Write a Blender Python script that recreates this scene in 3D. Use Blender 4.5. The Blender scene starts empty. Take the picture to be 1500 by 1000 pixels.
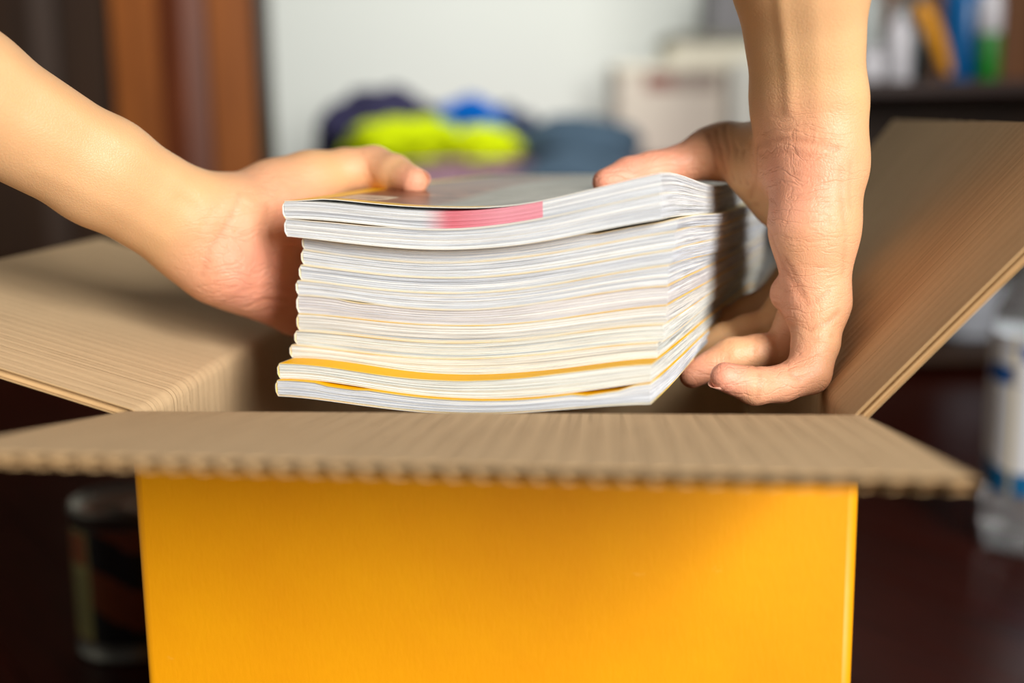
import bpy, bmesh, math, random
import numpy as np
from math import sin, cos, pi, radians, atan, sqrt
from mathutils import Vector, Matrix, noise
from mathutils.bvhtree import BVHTree

rnd = random.Random(7)
SC = bpy.context.scene
COL = SC.collection

# ------------------------------------------------------------------ camera
FPX = 1750.0
EYE = 0.416
ph = atan(313 / FPX); ro = radians(.79)
cF = Vector((0, cos(ph), -sin(ph)))
cR0 = Vector((1, 0, 0)); cU0 = Vector((0, sin(ph), cos(ph)))
cR = cR0 * cos(ro) - cU0 * sin(ro); cU = cU0 * cos(ro) + cR0 * sin(ro)
CAM = Vector((0, 0, EYE))
cam = bpy.data.cameras.new('camera'); co = bpy.data.objects.new('camera', cam); COL.objects.link(co)
m = Matrix((cR, cU, -cF)).transposed().to_4x4(); m.translation = CAM
co.matrix_world = m
cam.sensor_width = 36; cam.lens = FPX * 36 / 1500
cam.clip_start = .02; cam.clip_end = 30
cam.dof.use_dof = True; cam.dof.focus_distance = .545; cam.dof.aperture_fstop = 2.75
SC.camera = co

# ------------------------------------------------------------------ world and light
w = bpy.data.worlds.new('World'); SC.world = w; w.use_nodes = True
w.node_tree.nodes['Background'].inputs[0].default_value = (1.0, .97, .94, 1)
w.node_tree.nodes['Background'].inputs[1].default_value = .06


def area(name, loc, target, sx, sy, power, col, spread=180):
    l = bpy.data.lights.new(name, 'AREA'); l.shape = 'RECTANGLE'; l.size = sx; l.size_y = sy
    l.energy = power; l.color = col; l.spread = radians(spread)
    o = bpy.data.objects.new(name, l); COL.objects.link(o)
    o.location = loc
    o.rotation_euler = (Vector(target) - Vector(loc)).to_track_quat('-Z', 'Y').to_euler()
    return o


area('window_light', (1.02, -1.26, 1.04), (0, .5, .33), .7, 1.2, 94, (1, .972, .92))
area('back_wall_fill_light', (.35, 1.5, 2.3), (-.1, 3.5, .7), 1.3, 1.2, 23, (1, .985, .95), 95)  # added fill lamp, no real window: brightens the back wall

SC.view_settings.view_transform = 'Standard'
SC.view_settings.look = 'None'
SC.view_settings.gamma = 1
SC.view_settings.use_curve_mapping = False
SC.view_settings.exposure = 0


# ------------------------------------------------------------------ helpers
def ray(px, py):
    return cF + cR * ((px - 750) / FPX) - cU * ((py - 500) / FPX)


def aty(px, py, y):                     # the point of the pixel's ray at world depth y
    r = ray(px, py); return CAM + r * (y / r.y)


def atz(px, py, z):
    r = ray(px, py); return CAM + r * ((z - EYE) / r.z)


def srgb(r, g, b):
    f = lambda c: (c / 255 / 12.92) if c / 255 <= .04045 else ((c / 255 + .055) / 1.055) ** 2.4
    return (f(r), f(g), f(b), 1)


class NT:
    def __init__(s, name):
        s.m = bpy.data.materials.new(name); s.m.use_nodes = True
        s.t = s.m.node_tree; s.b = s.t.nodes['Principled BSDF']

    def n(s, typ, **kw):
        n = s.t.nodes.new(typ)
        for k, v in kw.items():
            if k.startswith('i_'):
                n.inputs[int(k[2:])].default_value = v
            else:
                setattr(n, k, v)
        return n

    def l(s, a, b): s.t.links.new(a, b)

    def set(s, **kw):
        for k, v in kw.items(): s.b.inputs[k.replace('_', ' ')].default_value = v
        return s

    def math(s, op, a, b=None, c=None):
        n = s.n('ShaderNodeMath', operation=op)
        for i, v in enumerate((a, b, c)):
            if v is None: continue
            if hasattr(v, 'is_linked') or hasattr(v, 'links'): s.l(v, n.inputs[i])
            else: n.inputs[i].default_value = v
        return n.outputs[0]

    def mix(s, fac, a, b, blend='MIX'):
        n = s.n('ShaderNodeMix', data_type='RGBA', blend_type=blend)
        for i, v in ((0, fac), (6, a), (7, b)):
            if hasattr(v, 'links'): s.l(v, n.inputs[i])
            else: n.inputs[i].default_value = v
        return n.outputs[2]

    def noise(s, scale=5, detail=3, vec=None, rough=.5):
        n = s.n('ShaderNodeTexNoise'); n.inputs['Scale'].default_value = scale
        n.inputs['Detail'].default_value = detail; n.inputs['Roughness'].default_value = rough
        if vec is not None: s.l(vec, n.inputs['Vector'])
        return n.outputs['Fac']

    def coord(s, kind='Object'):
        return s.n('ShaderNodeTexCoord').outputs[kind]

    def scaled(s, vec, x, y, z):
        n = s.n('ShaderNodeMapping'); s.l(vec, n.inputs[0]); n.inputs['Scale'].default_value = (x, y, z)
        return n.outputs[0]

    def ramp(s, fac, stops):
        n = s.n('ShaderNodeValToRGB'); s.l(fac, n.inputs[0])
        e = n.color_ramp.elements
        while len(e) < len(stops): e.new(.5)
        for k, (p, c) in enumerate(stops): e[k].position = p; e[k].color = c
        return n.outputs[0]

    def bump(s, h, strength=.3, dist=.001):
        n = s.n('ShaderNodeBump'); n.inputs['Strength'].default_value = strength
        n.inputs['Distance'].default_value = dist; s.l(h, n.inputs['Height'])
        s.l(n.outputs[0], s.b.inputs['Normal'])

    def col(s, c):
        if hasattr(c, 'links'): s.l(c, s.b.inputs['Base Color'])
        else: s.b.inputs['Base Color'].default_value = c


def simple(name, c, rough=.6, var=.12, scale=20, metal=0, bump=0, spec=.5):
    t = NT(name); t.set(Roughness=rough, Metallic=metal)
    t.b.inputs['Specular IOR Level'].default_value = spec
    nz = t.noise(scale, 4, t.coord())
    d = tuple(x * (1 - var) for x in c[:3]) + (1,); e = tuple(min(1, x * (1 + var)) for x in c[:3]) + (1,)
    t.col(t.mix(nz, d, e))
    if bump: t.bump(t.noise(scale * 6, 4, t.coord()), bump, .002)
    return t.m


def mk(name, verts, faces, mats, parent=None, smooth=True, fm=None, uvs=None, bevel=0):
    me = bpy.data.meshes.new(name)
    me.from_pydata([tuple(v) for v in verts], [], [tuple(f) for f in faces])
    if not isinstance(mats, (list, tuple)): mats = [mats]
    for q in mats: me.materials.append(q)
    if fm is not None: me.polygons.foreach_set('material_index', fm)
    if uvs is not None:
        uvl = me.uv_layers.new(name='UVMap')
        vi = np.zeros(len(me.loops), dtype=np.int32); me.loops.foreach_get('vertex_index', vi)
        uvl.data.foreach_set('uv', np.asarray(uvs, dtype=np.float32)[vi].ravel())
    me.polygons.foreach_set('use_smooth', [smooth] * len(me.polygons))
    me.update()
    o = bpy.data.objects.new(name, me); COL.objects.link(o)
    if parent: o.parent = parent
    if bevel:
        b = o.modifiers.new('Bevel', 'BEVEL'); b.width = bevel; b.segments = 2; b.limit_method = 'ANGLE'
    return o


def recalc(o):
    bm = bmesh.new(); bm.from_mesh(o.data); bmesh.ops.recalc_face_normals(bm, faces=bm.faces); bm.to_mesh(o.data); bm.free()
    return o


def empty(name, loc, label=None, cat=None, group=None):
    o = bpy.data.objects.new(name, None); COL.objects.link(o); o.location = loc; o.empty_display_size = .05
    return tag(o, label, cat, group)


def tag(o, label=None, cat=None, group=None, kind=None):
    if label: o['label'] = label
    if cat: o['category'] = cat
    if group: o['group'] = group
    if kind: o['kind'] = kind
    return o


def settle(root):                       # parts are built in world space: keep them there under a moved Empty
    bpy.context.view_layer.update()
    inv = root.matrix_world.inverted()
    for ch in root.children:
        ch.matrix_parent_inverse = inv
    return root


class MB:
    def __init__(s): s.v = []; s.f = []

    def box(s, lo, hi, rz=0, c=None, M=None):
        b = len(s.v)
        pts = [Vector((x, y, z)) for x in (lo[0], hi[0]) for y in (lo[1], hi[1]) for z in (lo[2], hi[2])]
        if M is not None: pts = [M @ p for p in pts]
        s.v += pts
        s.f += [tuple(b + i for i in q) for q in ((0, 1, 3, 2), (4, 6, 7, 5), (0, 4, 5, 1), (2, 3, 7, 6), (0, 2, 6, 4), (1, 5, 7, 3))]
        return s

    def lathe(s, prof, seg=32, M=None, caps=True):
        b = len(s.v); n = len(prof)
        for r, z in prof:
            for k in range(seg):
                a = 2 * pi * k / seg; p = Vector((r * cos(a), r * sin(a), z))
                s.v.append(M @ p if M is not None else p)
        for i in range(n - 1):
            for k in range(seg):
                k2 = (k + 1) % seg
                s.f.append((b + i * seg + k, b + i * seg + k2, b + (i + 1) * seg + k2, b + (i + 1) * seg + k))
        if caps:
            s.f.append(tuple(b + k for k in reversed(range(seg))))
            s.f.append(tuple(b + (n - 1) * seg + k for k in range(seg)))
        return s

    def build(s, name, mat, parent=None, smooth=False, bevel=0):
        return recalc(mk(name, s.v, s.f, mat, parent, smooth, bevel=bevel))


# ------------------------------------------------------------------ materials
def wood_mat(name, c1, c2, rough=.35, axis=2, sc=1.0):
    t = NT(name); t.set(Roughness=rough); t.b.inputs['Specular IOR Level'].default_value = .22
    s = [14 * sc, 14 * sc, 14 * sc]; s[axis] = 1.2 * sc
    v = t.scaled(t.coord(), *s)
    n1 = t.noise(3, 6, v, .6)
    t.col(t.ramp(n1, [(.3, c1), (.7, c2)]))
    t.bump(n1, .1, .002)
    return t.m


M_ward = wood_mat('wardrobe wood', srgb(72, 32, 16), srgb(112, 56, 28), .42)
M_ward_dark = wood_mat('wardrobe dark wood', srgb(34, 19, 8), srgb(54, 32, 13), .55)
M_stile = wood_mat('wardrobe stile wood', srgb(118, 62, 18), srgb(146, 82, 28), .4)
M_shelf = wood_mat('dark shelf wood', srgb(28, 13, 8), srgb(44, 20, 10), .45, 0)
M_plank = wood_mat('dark red parquet', srgb(34, 8, 3), srgb(62, 16, 6), .3, 0, 2)
M_sub = simple('floor base', srgb(16, 6, 4), .5)
M_wall = simple('off white plaster', srgb(208, 212, 206), .9, .02, 3, bump=.05)


def cardboard(name, base, dark, lines=.5):
    t = NT(name); t.set(Roughness=.85)
    t.b.inputs['Specular IOR Level'].default_value = .2
    uv = t.coord('UV')
    sep = t.n('ShaderNodeSeparateXYZ'); t.l(uv, sep.inputs[0])
    # narrow creases where the liner bends over each flute
    wob = t.noise(14, 2, t.scaled(uv, 1, .3, 1))
    x = t.math('ADD', sep.outputs[0], t.math('MULTIPLY', wob, .0012))
    fr = t.math('FRACT', t.math('DIVIDE', x, .0083 / 2))
    d = t.math('ABSOLUTE', t.math('SUBTRACT', fr, .5))
    line = t.math('SMOOTH_MIN', t.math('DIVIDE', d, .09), 1.0, .1)      # 0 on the crease
    gate = t.noise(60, 3, t.scaled(uv, 3.2, .18, 1), .7)
    gate = t.ramp(gate, [(.44, (0, 0, 0, 1)), (.6, (1, 1, 1, 1))])
    fibre = t.noise(900, 4, t.scaled(uv, 1, .45, 1), .7)
    soft = t.noise(9, 3, uv)
    fac = t.math('MULTIPLY', t.math('MULTIPLY', t.math('SUBTRACT', 1.0, line), gate), lines)
    c = t.mix(soft, tuple(v * .9 for v in base[:3]) + (1,), tuple(min(1, v * 1.07) for v in base[:3]) + (1,))
    c = t.mix(t.math('MULTIPLY', fibre, .28), c, dark)
    c = t.mix(fac, c, dark)
    t.col(c)
    wave = t.math('SINE', t.math('MULTIPLY', x, 2 * pi / .0083))
    h = t.math('ADD', t.math('MULTIPLY', wave, .22), t.math('SUBTRACT', t.math('MULTIPLY', fibre, .25), t.math('MULTIPLY', fac, .9)))
    t.bump(h, .55, .0006)
    return t.m


M_kraft = cardboard('kraft liner', srgb(220, 190, 149), srgb(128, 94, 62), .9)
M_medium = simple('kraft corrugated medium', srgb(196, 160, 112), .9, .15, 80)
ty = NT('yellow printed liner'); ty.set(Roughness=.5)
ty.b.inputs['Specular IOR Level'].default_value = .3
uv = ty.coord('UV')
n1 = ty.noise(14, 5, uv, .6); n2 = ty.noise(500, 3, ty.scaled(uv, 1, .3, 1), .6)
cY = ty.mix(n1, srgb(214, 136, 0), srgb(232, 162, 0))
cY = ty.mix(ty.math('MULTIPLY', n2, .25), cY, srgb(214, 128, 0))
scuff = ty.ramp(ty.noise(30, 5, ty.scaled(uv, 1, 1.4, 1), .75), [(.66, (0, 0, 0, 1)), (.78, (1, 1, 1, 1))])
cY = ty.mix(ty.math('MULTIPLY', scuff, .2), cY, srgb(250, 205, 110))
ty.col(cY); ty.bump(n2, .25, .0004)
M_yellow = ty.m


# ------------------------------------------------------------------ the setting
FA = radians(36)                        # parquet runs diagonally


def clip(poly, a, b, c):                # keep a*x+b*y<=c
    out = []
    for i in range(len(poly)):
        p, q = poly[i], poly[(i + 1) % len(poly)]
        dp = a * p[0] + b * p[1] - c; dq = a * q[0] + b * q[1] - c
        if dp <= 0: out.append(p)
        if dp * dq < 0:
            s = dp / (dp - dq); out.append((p[0] + (q[0] - p[0]) * s, p[1] + (q[1] - p[1]) * s))
    return out


X0, X1, Y0, Y1 = -1.5, 1.7, .25, 3.55
fl = MB().box((X0 - .5, -1.2, -.05), (X1 + .5, Y1, -.004)).build('floor', M_sub)
tag(fl, kind='structure')
d1 = (-sin(FA), cos(FA)); d2 = (cos(FA), sin(FA)); PL, PW = .50, .10
pk = 0
for i in range(-40, 60):
    for j in range(-12, 14):
        u0 = j * PL + (i % 3) * PL / 3; v0 = i * PW
        g = .0009
        cor = [(u0 + g, v0 + g), (u0 + PL - g, v0 + g), (u0 + PL - g, v0 + PW - g), (u0 + g, v0 + PW - g)]
        poly = [(a * d1[0] + b * d2[0], a * d1[1] + b * d2[1]) for a, b in cor]
        for cl in ((1, 0, X1), (-1, 0, -X0), (0, 1, Y1 - .01), (0, -1, -Y0)):
            if poly: poly = clip(poly, *cl)
        if len(poly) < 3: continue
        n = len(poly); dz = rnd.uniform(-.0004, .0004)
        vs = [(x, y, -.004) for x, y in poly] + [(x, y, dz) for x, y in poly]
        cx_, cy_ = d1[0] * (u0 + PL / 2) + d2[0] * (v0 + PW / 2), d1[1] * (u0 + PL / 2) + d2[1] * (v0 + PW / 2)
        ca, sa = cos(pi / 2 + FA), sin(pi / 2 + FA)
        lv = [((x - cx_) * ca + (y - cy_) * sa, -(x - cx_) * sa + (y - cy_) * ca, z) for x, y, z in vs]
        fs = [tuple(range(n, 2 * n))] + [(k, (k + 1) % n, n + (k + 1) % n, n + k) for k in range(n)]
        o = mk('plank', lv, fs, M_plank, fl, False)
        o.location = (cx_, cy_, 0); o.rotation_euler = (0, 0, pi / 2 + FA)
        pk += 1
wb = MB().box((X0 - .6, Y1, -.05), (X1 + .5, Y1 + .1, 2.6)).build('wall_back', M_wall); tag(wb, kind='structure')
wl = MB().box((X0 - .6, -.2, -.05), (X0 - .5, Y1, 2.6)).build('wall_left', M_wall); tag(wl, kind='structure')
bb = MB().box((-.32, Y1 - .015, 0), (X1 + .3, Y1, .09)).build('baseboard_back', M_shelf, bevel=.004); tag(bb, kind='structure')

# ------------------------------------------------------------------ wardrobe
wx1 = (396 - 750) / FPX * 2.12
wy = 2.12
wr = empty('wardrobe', (wx1, wy, 0), 'tall dark reddish brown wooden wardrobe with panelled doors against left side', 'wardrobe')
MB().box((-1.75, wy + .022, 0), (wx1, wy + .42, 2.2)).build('carcass', M_ward_dark, wr, bevel=.003)
MB().box((-1.77, wy + .01, 2.2), (wx1 + .02, wy + .44, 2.25)).build('cornice', M_ward, wr, bevel=.01)


def wdoor(x0, x1, ms, mp, dark=False):
    s = .075
    fr = MB()
    z0, z1 = .06, 2.16
    fr.box((x0, wy, z0), (x0 + s, wy + .022, z1)); fr.box((x1 - s, wy, z0), (x1, wy + .022, z1))
    fr.box((x0 + s, wy, z0), (x1 - s, wy + .022, z0 + .1)); fr.box((x0 + s, wy, z1 - .1), (x1 - s, wy + .022, z1))
    d = fr.build('door', ms, wr, bevel=.003)
    p = MB(); a, b, c, e = x0 + s, x1 - s, z0 + .1, z1 - .1
    ins = .045
    v = [(a, wy + .016, c), (b, wy + .016, c), (b, wy + .016, e), (a, wy + .016, e),
         (a + ins, wy + .004, c + ins), (b - ins, wy + .004, c + ins), (b - ins, wy + .004, e - ins), (a + ins, wy + .004, e - ins)]
    mk('panel', v, [(0, 1, 5, 4), (1, 2, 6, 5), (2, 3, 7, 6), (3, 0, 4, 7), (4, 5, 6, 7)], mp, d, False)
    k = MB().lathe([(0, 0), (.006, .001), (.006, .012), (.013, .018), (.011, .026), (.001, .029)], 16,
                   Matrix.Translation((x1 - .03 if not dark else x0 + .03, wy, 1.0)) @ Matrix.Rotation(pi / 2, 4, 'X'), caps=False)
    k.build('knob', M_shelf, d, True)
    return d


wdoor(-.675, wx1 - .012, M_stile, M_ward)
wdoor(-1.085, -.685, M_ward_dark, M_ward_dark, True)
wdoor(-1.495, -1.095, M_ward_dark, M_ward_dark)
settle(wr)
wr.rotation_euler = (0, 0, radians(8))


# ------------------------------------------------------------------ cardboard box
YA = radians(4.6)
bu = Vector((cos(YA), -sin(YA), 0)); bv = Vector((sin(YA), cos(YA), 0)); bz = Vector((0, 0, 1))
BO = Vector((-.1595, .4997, 0)); BW, BD, BH, FL, TH = .298, .36, .30, .153, .0046
box = empty('cardboard_box', BO + bu * BW / 2 + bv * BD / 2, 'open yellow printed corrugated cardboard box with brown flaps folded out', 'box')


def sheet(name, O, U, OUT, L, pathA, pathB, parent, flutes=True, ragged=0, label=None, cut=0, wavy=0):
    """corrugated sheet swept along the hinge: O start, U hinge direction, OUT outwards; pathA / pathB are (out, up) profiles at both ends"""
    n = len(pathA); NU = int(L / .0083 * 8) if flutes else 24

    def prof(k, off, s):
        p = []
        for path in (pathA, pathB):
            a = path[max(k - 1, 0)]; b = path[min(k + 1, n - 1)]
            to, tu = b[0] - a[0], b[1] - a[1]; q = math.hypot(to, tu)
            p.append((path[k][0] + tu / q * off, path[k][1] - to / q * off))
        return p[0][0] * (1 - s) + p[1][0] * s, p[0][1] * (1 - s) + p[1][1] * s

    dist = [0]
    for k in range(1, n): dist.append(dist[-1] + math.hypot(pathA[k][0] - pathA[k - 1][0], pathA[k][1] - pathA[k - 1][1]))
    V, F, FM, UV = [], [], [], []

    def pt(k, off, s, extra=0):
        a, b = prof(k, off, s)
        e = 0
        if k == n - 1 and ragged:
            e = ragged * noise.noise(Vector((s * L * 160, name.__len__(), 0)))
            a2, b2 = prof(k - 1, off, s); q = math.hypot(a - a2, b - b2); a += (a - a2) / q * e; b += (b - b2) / q * e
        if k == n - 1 and wavy:
            a2, b2 = prof(k - 1, off, s); q = math.hypot(a - a2, b - b2); e = wavy * sin(2 * pi * s * L / .0083 + 1.2) + wavy * .5 * noise.noise(Vector((s * 40, 0, 3)))
            a += (a - a2) / q * e; b += (b - b2) / q * e
        if k == n - 1 and cut and off > TH - .001:
            a2, b2 = prof(k - 1, off, s); q = math.hypot(a - a2, b - b2); a -= (a - a2) / q * cut; b -= (b - b2) / q * cut
        return O + U * (s * L) + OUT * a + bz * b

    def slab(o0, o1, mi, NS, mo=None):
        base = len(V)
        for side in (0, 1):
            for k in range(n):
                for i in range(NS + 1):
                    s = i / NS
                    V.append(pt(k, (o0, o1)[side], s)); UV.append((s * L, dist[k]))
        S = n * (NS + 1); W = NS + 1
        for k in range(n - 1):
            for i in range(NS):
                a = base + k * W + i
                F.append((a, a + 1, a + W + 1, a + W)); FM.append(mi)
                a += S; F.append((a, a + W, a + W + 1, a + 1)); FM.append(mi if mo is None else mo)
        for i in range(NS):
            for k in (0, n - 1):
                a = base + k * W + i; F.append((a, a + 1, a + 1 + S, a + S)); FM.append(1)
        for k in range(n - 1):
            for i in (0, NS):
                a = base + k * W + i; F.append((a, a + W, a + W + S, a + S)); FM.append(1)

    NS = 288 if wavy else 60
    slab(0, .0005, 0, NS)
    slab(TH - .0005, TH, 1, NS, 2)
    base = len(V); W = NU + 1
    for k in range(n):
        for i in range(NU + 1):
            s = i / NU; ph_ = 2 * pi * s * L / .0083
            V.append(pt(k, .0005 + (TH - .001) * (.5 + .5 * sin(ph_)), s)); UV.append((s * L, dist[k]))
    for k in range(n - 1):
        for i in range(NU):
            a = base + k * W + i; F.append((a, a + 1, a + W + 1, a + W)); FM.append(1)
    o = recalc(mk(name, V, F, [M_kraft, M_medium, M_yellow], parent, True, FM, UV))
    if label: o['label'] = label
    e = o.modifiers.new('Edges', 'EDGE_SPLIT'); e.split_angle = radians(50)
    return o


def flap_path(alpha, length, wob=0, curl=0, r=.007):
    """from the wall's top edge, round the crease, outwards rising at alpha"""
    a = radians(alpha); p = [(0, BH - .012 - .0), (0, BH - r)]
    turn = pi / 2 - a; N = 7
    for k in range(1, N + 1):
        t = turn * k / N
        p.append((r - r * cos(t), BH - r + r * sin(t)))
    x, z = p[-1]; K = 10
    for k in range(1, K + 1):
        aa = a + radians(curl) * k / K + radians(wob) * sin(k * 1.3)
        x += cos(aa) * length / K; z += sin(aa) * length / K; p.append((x, z))
    return p


def wall_path(): return [(0, .002 + (BH - .014) * k / 8) for k in range(9)]


def bulge_path(b): return [(b * sin(pi * k / 8) ** 1, .002 + (BH - .014) * k / 8) for k in range(9)]


FLp = box
sides = [  # (origin, hinge dir, outward dir, length)
    (BO, bu, -bv, BW), (BO + bu * BW + bv * BD, -bu, bv, BW),
    (BO + bv * BD, -bv, -bu, BD), (BO + bu * BW, bv, bu, BD)]
for k, (O, U, OUT, L) in enumerate(sides):
    sheet('side_panel', O, U, OUT, L, wall_path(), wall_path(), box, True)
sheet('flap', sides[0][0] - bu * .004, bu, -bv, BW + .008, flap_path(9.5, FL, 0, -1), flap_path(7.5, FL, 0, -1), box, cut=.006, wavy=.0011, label='front brown flap folded out with scalloped cut edge')
sheet('flap', sides[1][0], -bu, bv, BW, flap_path(-25, FL), flap_path(-28, FL), box)
sheet('flap', sides[2][0] - sides[2][1] * 0, -bv, -bu, BD, flap_path(12, FL + .015, 0, 4), flap_path(17.5, FL, 0, 0), box, ragged=.0006, label='creased brown flap lying out to the left')
sheet('flap', sides[3][0], bv, bu, BD, flap_path(47.5, FL + .006, 0, -1), flap_path(52, FL, 0, 0), box, ragged=.0008, label='raised brown flap standing up in shade')
# bottom and the glue corner edges
MB_ = MB()
b0 = BO + bu * .001 + bv * .001
vs = [b0, b0 + bu * (BW - .002), b0 + bu * (BW - .002) + bv * (BD - .002), b0 + bv * (BD - .002)]
vs = [v + bz * .0005 for v in vs] + [v + bz * .005 for v in vs]
mk('bottom_panel', vs, [(0, 3, 2, 1), (4, 5, 6, 7), (0, 1, 5, 4), (1, 2, 6, 5), (2, 3, 7, 6), (3, 0, 4, 7)], M_medium, box, False)
for (cx, ang) in (((0, 0), 0), ((BW, 0), 1), ((0, BD), 2), ((BW, BD), 3)):
    # rounded vertical folds joining the outer liners
    p = MB(); c = BO + bu * cx[0] + bv * cx[1]
    a0 = {0: pi, 1: 3 * pi / 2, 2: pi / 2, 3: 0}[ang] - YA
    V = []; F = []
    for h in (.002, BH - .012):
        for k in range(7):
            a = a0 + pi / 2 * k / 6
            for r in (TH - .0004, TH):
                V.append(c + Vector((cos(a) * r, sin(a) * r, h)))
    for k in range(6):
        a = 2 * k
        F += [(a + 1, a + 3, a + 17, a + 15), (a, a + 14, a + 16, a + 2), (a, a + 2, a + 3, a + 1), (a + 14, a + 15, a + 17, a + 16)]
    recalc(mk('corner_fold', V, F, M_yellow, box, True, uvs=[(v.x, v.z) for v in V]))
settle(box)

# ------------------------------------------------------------------ magazines
SY = radians(21)
eu = Vector((cos(SY), -sin(SY), 0)); ev = Vector((sin(SY), cos(SY), 0))
SA = Vector((.0614, .500, 0)); MW, ML = .1815, .254
S0 = SA - eu * MW                       # front spine corner of the reference plane


def page_mat(name, seed, tint, red=False):
    t = NT(name); t.set(Roughness=.6)
    t.b.inputs['Specular IOR Level'].default_value = .25
    uvn = t.coord('UV')
    mp = t.n('ShaderNodeMapping'); t.l(uvn, mp.inputs[0])
    mp.inputs['Location'].default_value = (seed * 3.1, seed * 7.7, 0); mp.inputs['Scale'].default_value = (2.2, 26, 1)
    n = t.noise(1.0, 5, mp.outputs[0], .62)
    mp2 = t.n('ShaderNodeMapping'); t.l(uvn, mp2.inputs[0])
    mp2.inputs['Location'].default_value = (seed, seed * 1.7, 0); mp2.inputs['Scale'].default_value = (5, 110, 1)
    n2 = t.noise(1.0, 3, mp2.outputs[0], .6)
    a, b, c, d = tint
    col = t.ramp(n, [(.25, a), (.43, b), (.55, c), (.68, d)])
    col = t.mix(t.math('MULTIPLY', t.ramp(n2, [(.5, (0, 0, 0, 1)), (.64, (1, 1, 1, 1))]), .62), col, srgb(120, 122, 132))
    mp3 = t.n('ShaderNodeMapping'); t.l(uvn, mp3.inputs[0])
    mp3.inputs['Location'].default_value = (seed * 5.3, seed * 2.9, 0); mp3.inputs['Scale'].default_value = (.9, 7, 1)
    n3 = t.noise(1.0, 4, mp3.outputs[0], .6)
    col = t.mix(t.ramp(n3, [(.32, (.7, .7, .7, 1)), (.44, (0, 0, 0, 1))]), col, srgb(158, 164, 176))
    col = t.mix(t.ramp(n3, [(.52, (0, 0, 0, 1)), (.62, (.9, .9, .9, 1))]), col, srgb(252, 252, 248))
    spx = t.n('ShaderNodeSeparateXYZ'); t.l(uvn, spx.inputs[0])
    mp4 = t.n('ShaderNodeMapping'); t.l(uvn, mp4.inputs[0])
    mp4.inputs['Location'].default_value = (seed * 1.3, seed * 4.9, 0); mp4.inputs['Scale'].default_value = (4, 38, 1)
    n4 = t.noise(1.0, 4, mp4.outputs[0], .7)
    fore = t.math('MULTIPLY', t.math('GREATER_THAN', spx.outputs[0], 1.001), t.ramp(n4, [(.47, (0, 0, 0, 1)), (.6, (1, 1, 1, 1))]))
    col = t.mix(t.math('MULTIPLY', fore, .62), col, srgb(104, 104, 112))  # shade in the gaps between fore-edge pages, painted as dark streaks
    speck = t.ramp(t.noise(42, 2, t.scaled(uvn, 1, .7, 1)), [(.74, (0, 0, 0, 1)), (.8, (1, 1, 1, 1))])
    col = t.mix(t.math('MULTIPLY', speck, .35), col, srgb(150, 120, 95))
    if red:
        sp = t.n('ShaderNodeSeparateXYZ'); t.l(uvn, sp.inputs[0])
        wob = t.math('MULTIPLY', t.math('SUBTRACT', t.noise(3, 3, mp2.outputs[0]), .5), .14)
        l = t.n('ShaderNodeMapRange'); t.l(t.math('ADD', sp.outputs[0], wob), l.inputs[0])
        l.inputs[1].default_value = .40; l.inputs[2].default_value = .465
        r = t.math('LESS_THAN', sp.outputs[0], .712)
        f = t.math('MULTIPLY', l.outputs[0], r)
        hot = t.n('ShaderNodeMapRange'); t.l(sp.outputs[0], hot.inputs[0]); hot.inputs[1].default_value = .60; hot.inputs[2].default_value = .48
        rc = t.mix(t.math('MULTIPLY', hot.outputs[0], t.noise(6, 2, mp2.outputs[0])), srgb(238, 152, 168), srgb(214, 24, 54))
        col = t.mix(t.math('MULTIPLY', f, .93), col, rc)
    t.col(col)
    h = t.math('ADD', n, n2); t.bump(h, .5, .0007)
    return t.m


W_ = srgb(246, 246, 244)
tints = {
    'cool': (srgb(208, 212, 218), srgb(234, 238, 242), srgb(224, 230, 238), srgb(252, 252, 252)),
    'blue': (srgb(198, 204, 214), srgb(218, 224, 234), srgb(232, 237, 244), srgb(252, 252, 250)),
    'warm': (srgb(216, 214, 208), srgb(242, 240, 232), srgb(230, 228, 222), srgb(252, 252, 248)),
    'green': (srgb(208, 212, 208), srgb(234, 238, 232), srgb(238, 240, 232), srgb(252, 252, 242)),
    'pink': (srgb(206, 202, 206), srgb(232, 230, 231), srgb(222, 218, 222), srgb(250, 249, 248))}


def cover_mat(name, yellow, inner, border=True, gloss=.25, back=None):
    """UV: x 0..1 back cover, 1..1.05 spine, 1.05..2.05 front cover; y along the height"""
    t = NT(name); t.set(Roughness=.5); t.b.inputs['Specular IOR Level'].default_value = .15
    uvn = t.coord('UV'); sp = t.n('ShaderNodeSeparateXYZ'); t.l(uvn, sp.inputs[0])
    x, y = sp.outputs[0], sp.outputs[1]
    nz = t.noise(5, 5, uvn, .6)
    img = t.ramp(nz, inner)
    c = img
    if border:
        bx = .055; by = .06
        ins = t.math('MULTIPLY', t.math('GREATER_THAN', x, 1.05 + bx), t.math('LESS_THAN', x, 2.05 - bx))
        ins = t.math('MULTIPLY', ins, t.math('MULTIPLY', t.math('GREATER_THAN', y, by), t.math('LESS_THAN', y, 1 - by)))
        c = t.mix(ins, yellow, img)
    if back is not None:
        c = t.mix(t.math('LESS_THAN', x, 1.0), c, back)
        c = t.mix(t.math('MULTIPLY', t.math('GREATER_THAN', x, .995), t.math('LESS_THAN', x, 1.052)), c, srgb(236, 232, 220))
    t.col(c)
    return t.m


YEL = srgb(255, 192, 0)
M_edge = simple('cover paper edge', srgb(238, 236, 228), .7, .05)


def rim_mat(name, c1, c2, c3):
    t = NT(name); t.set(Roughness=.6)
    t.col(t.ramp(t.noise(22, 3, t.coord()), [(.36, c1), (.52, c2), (.66, c3)])); return t.m


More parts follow.
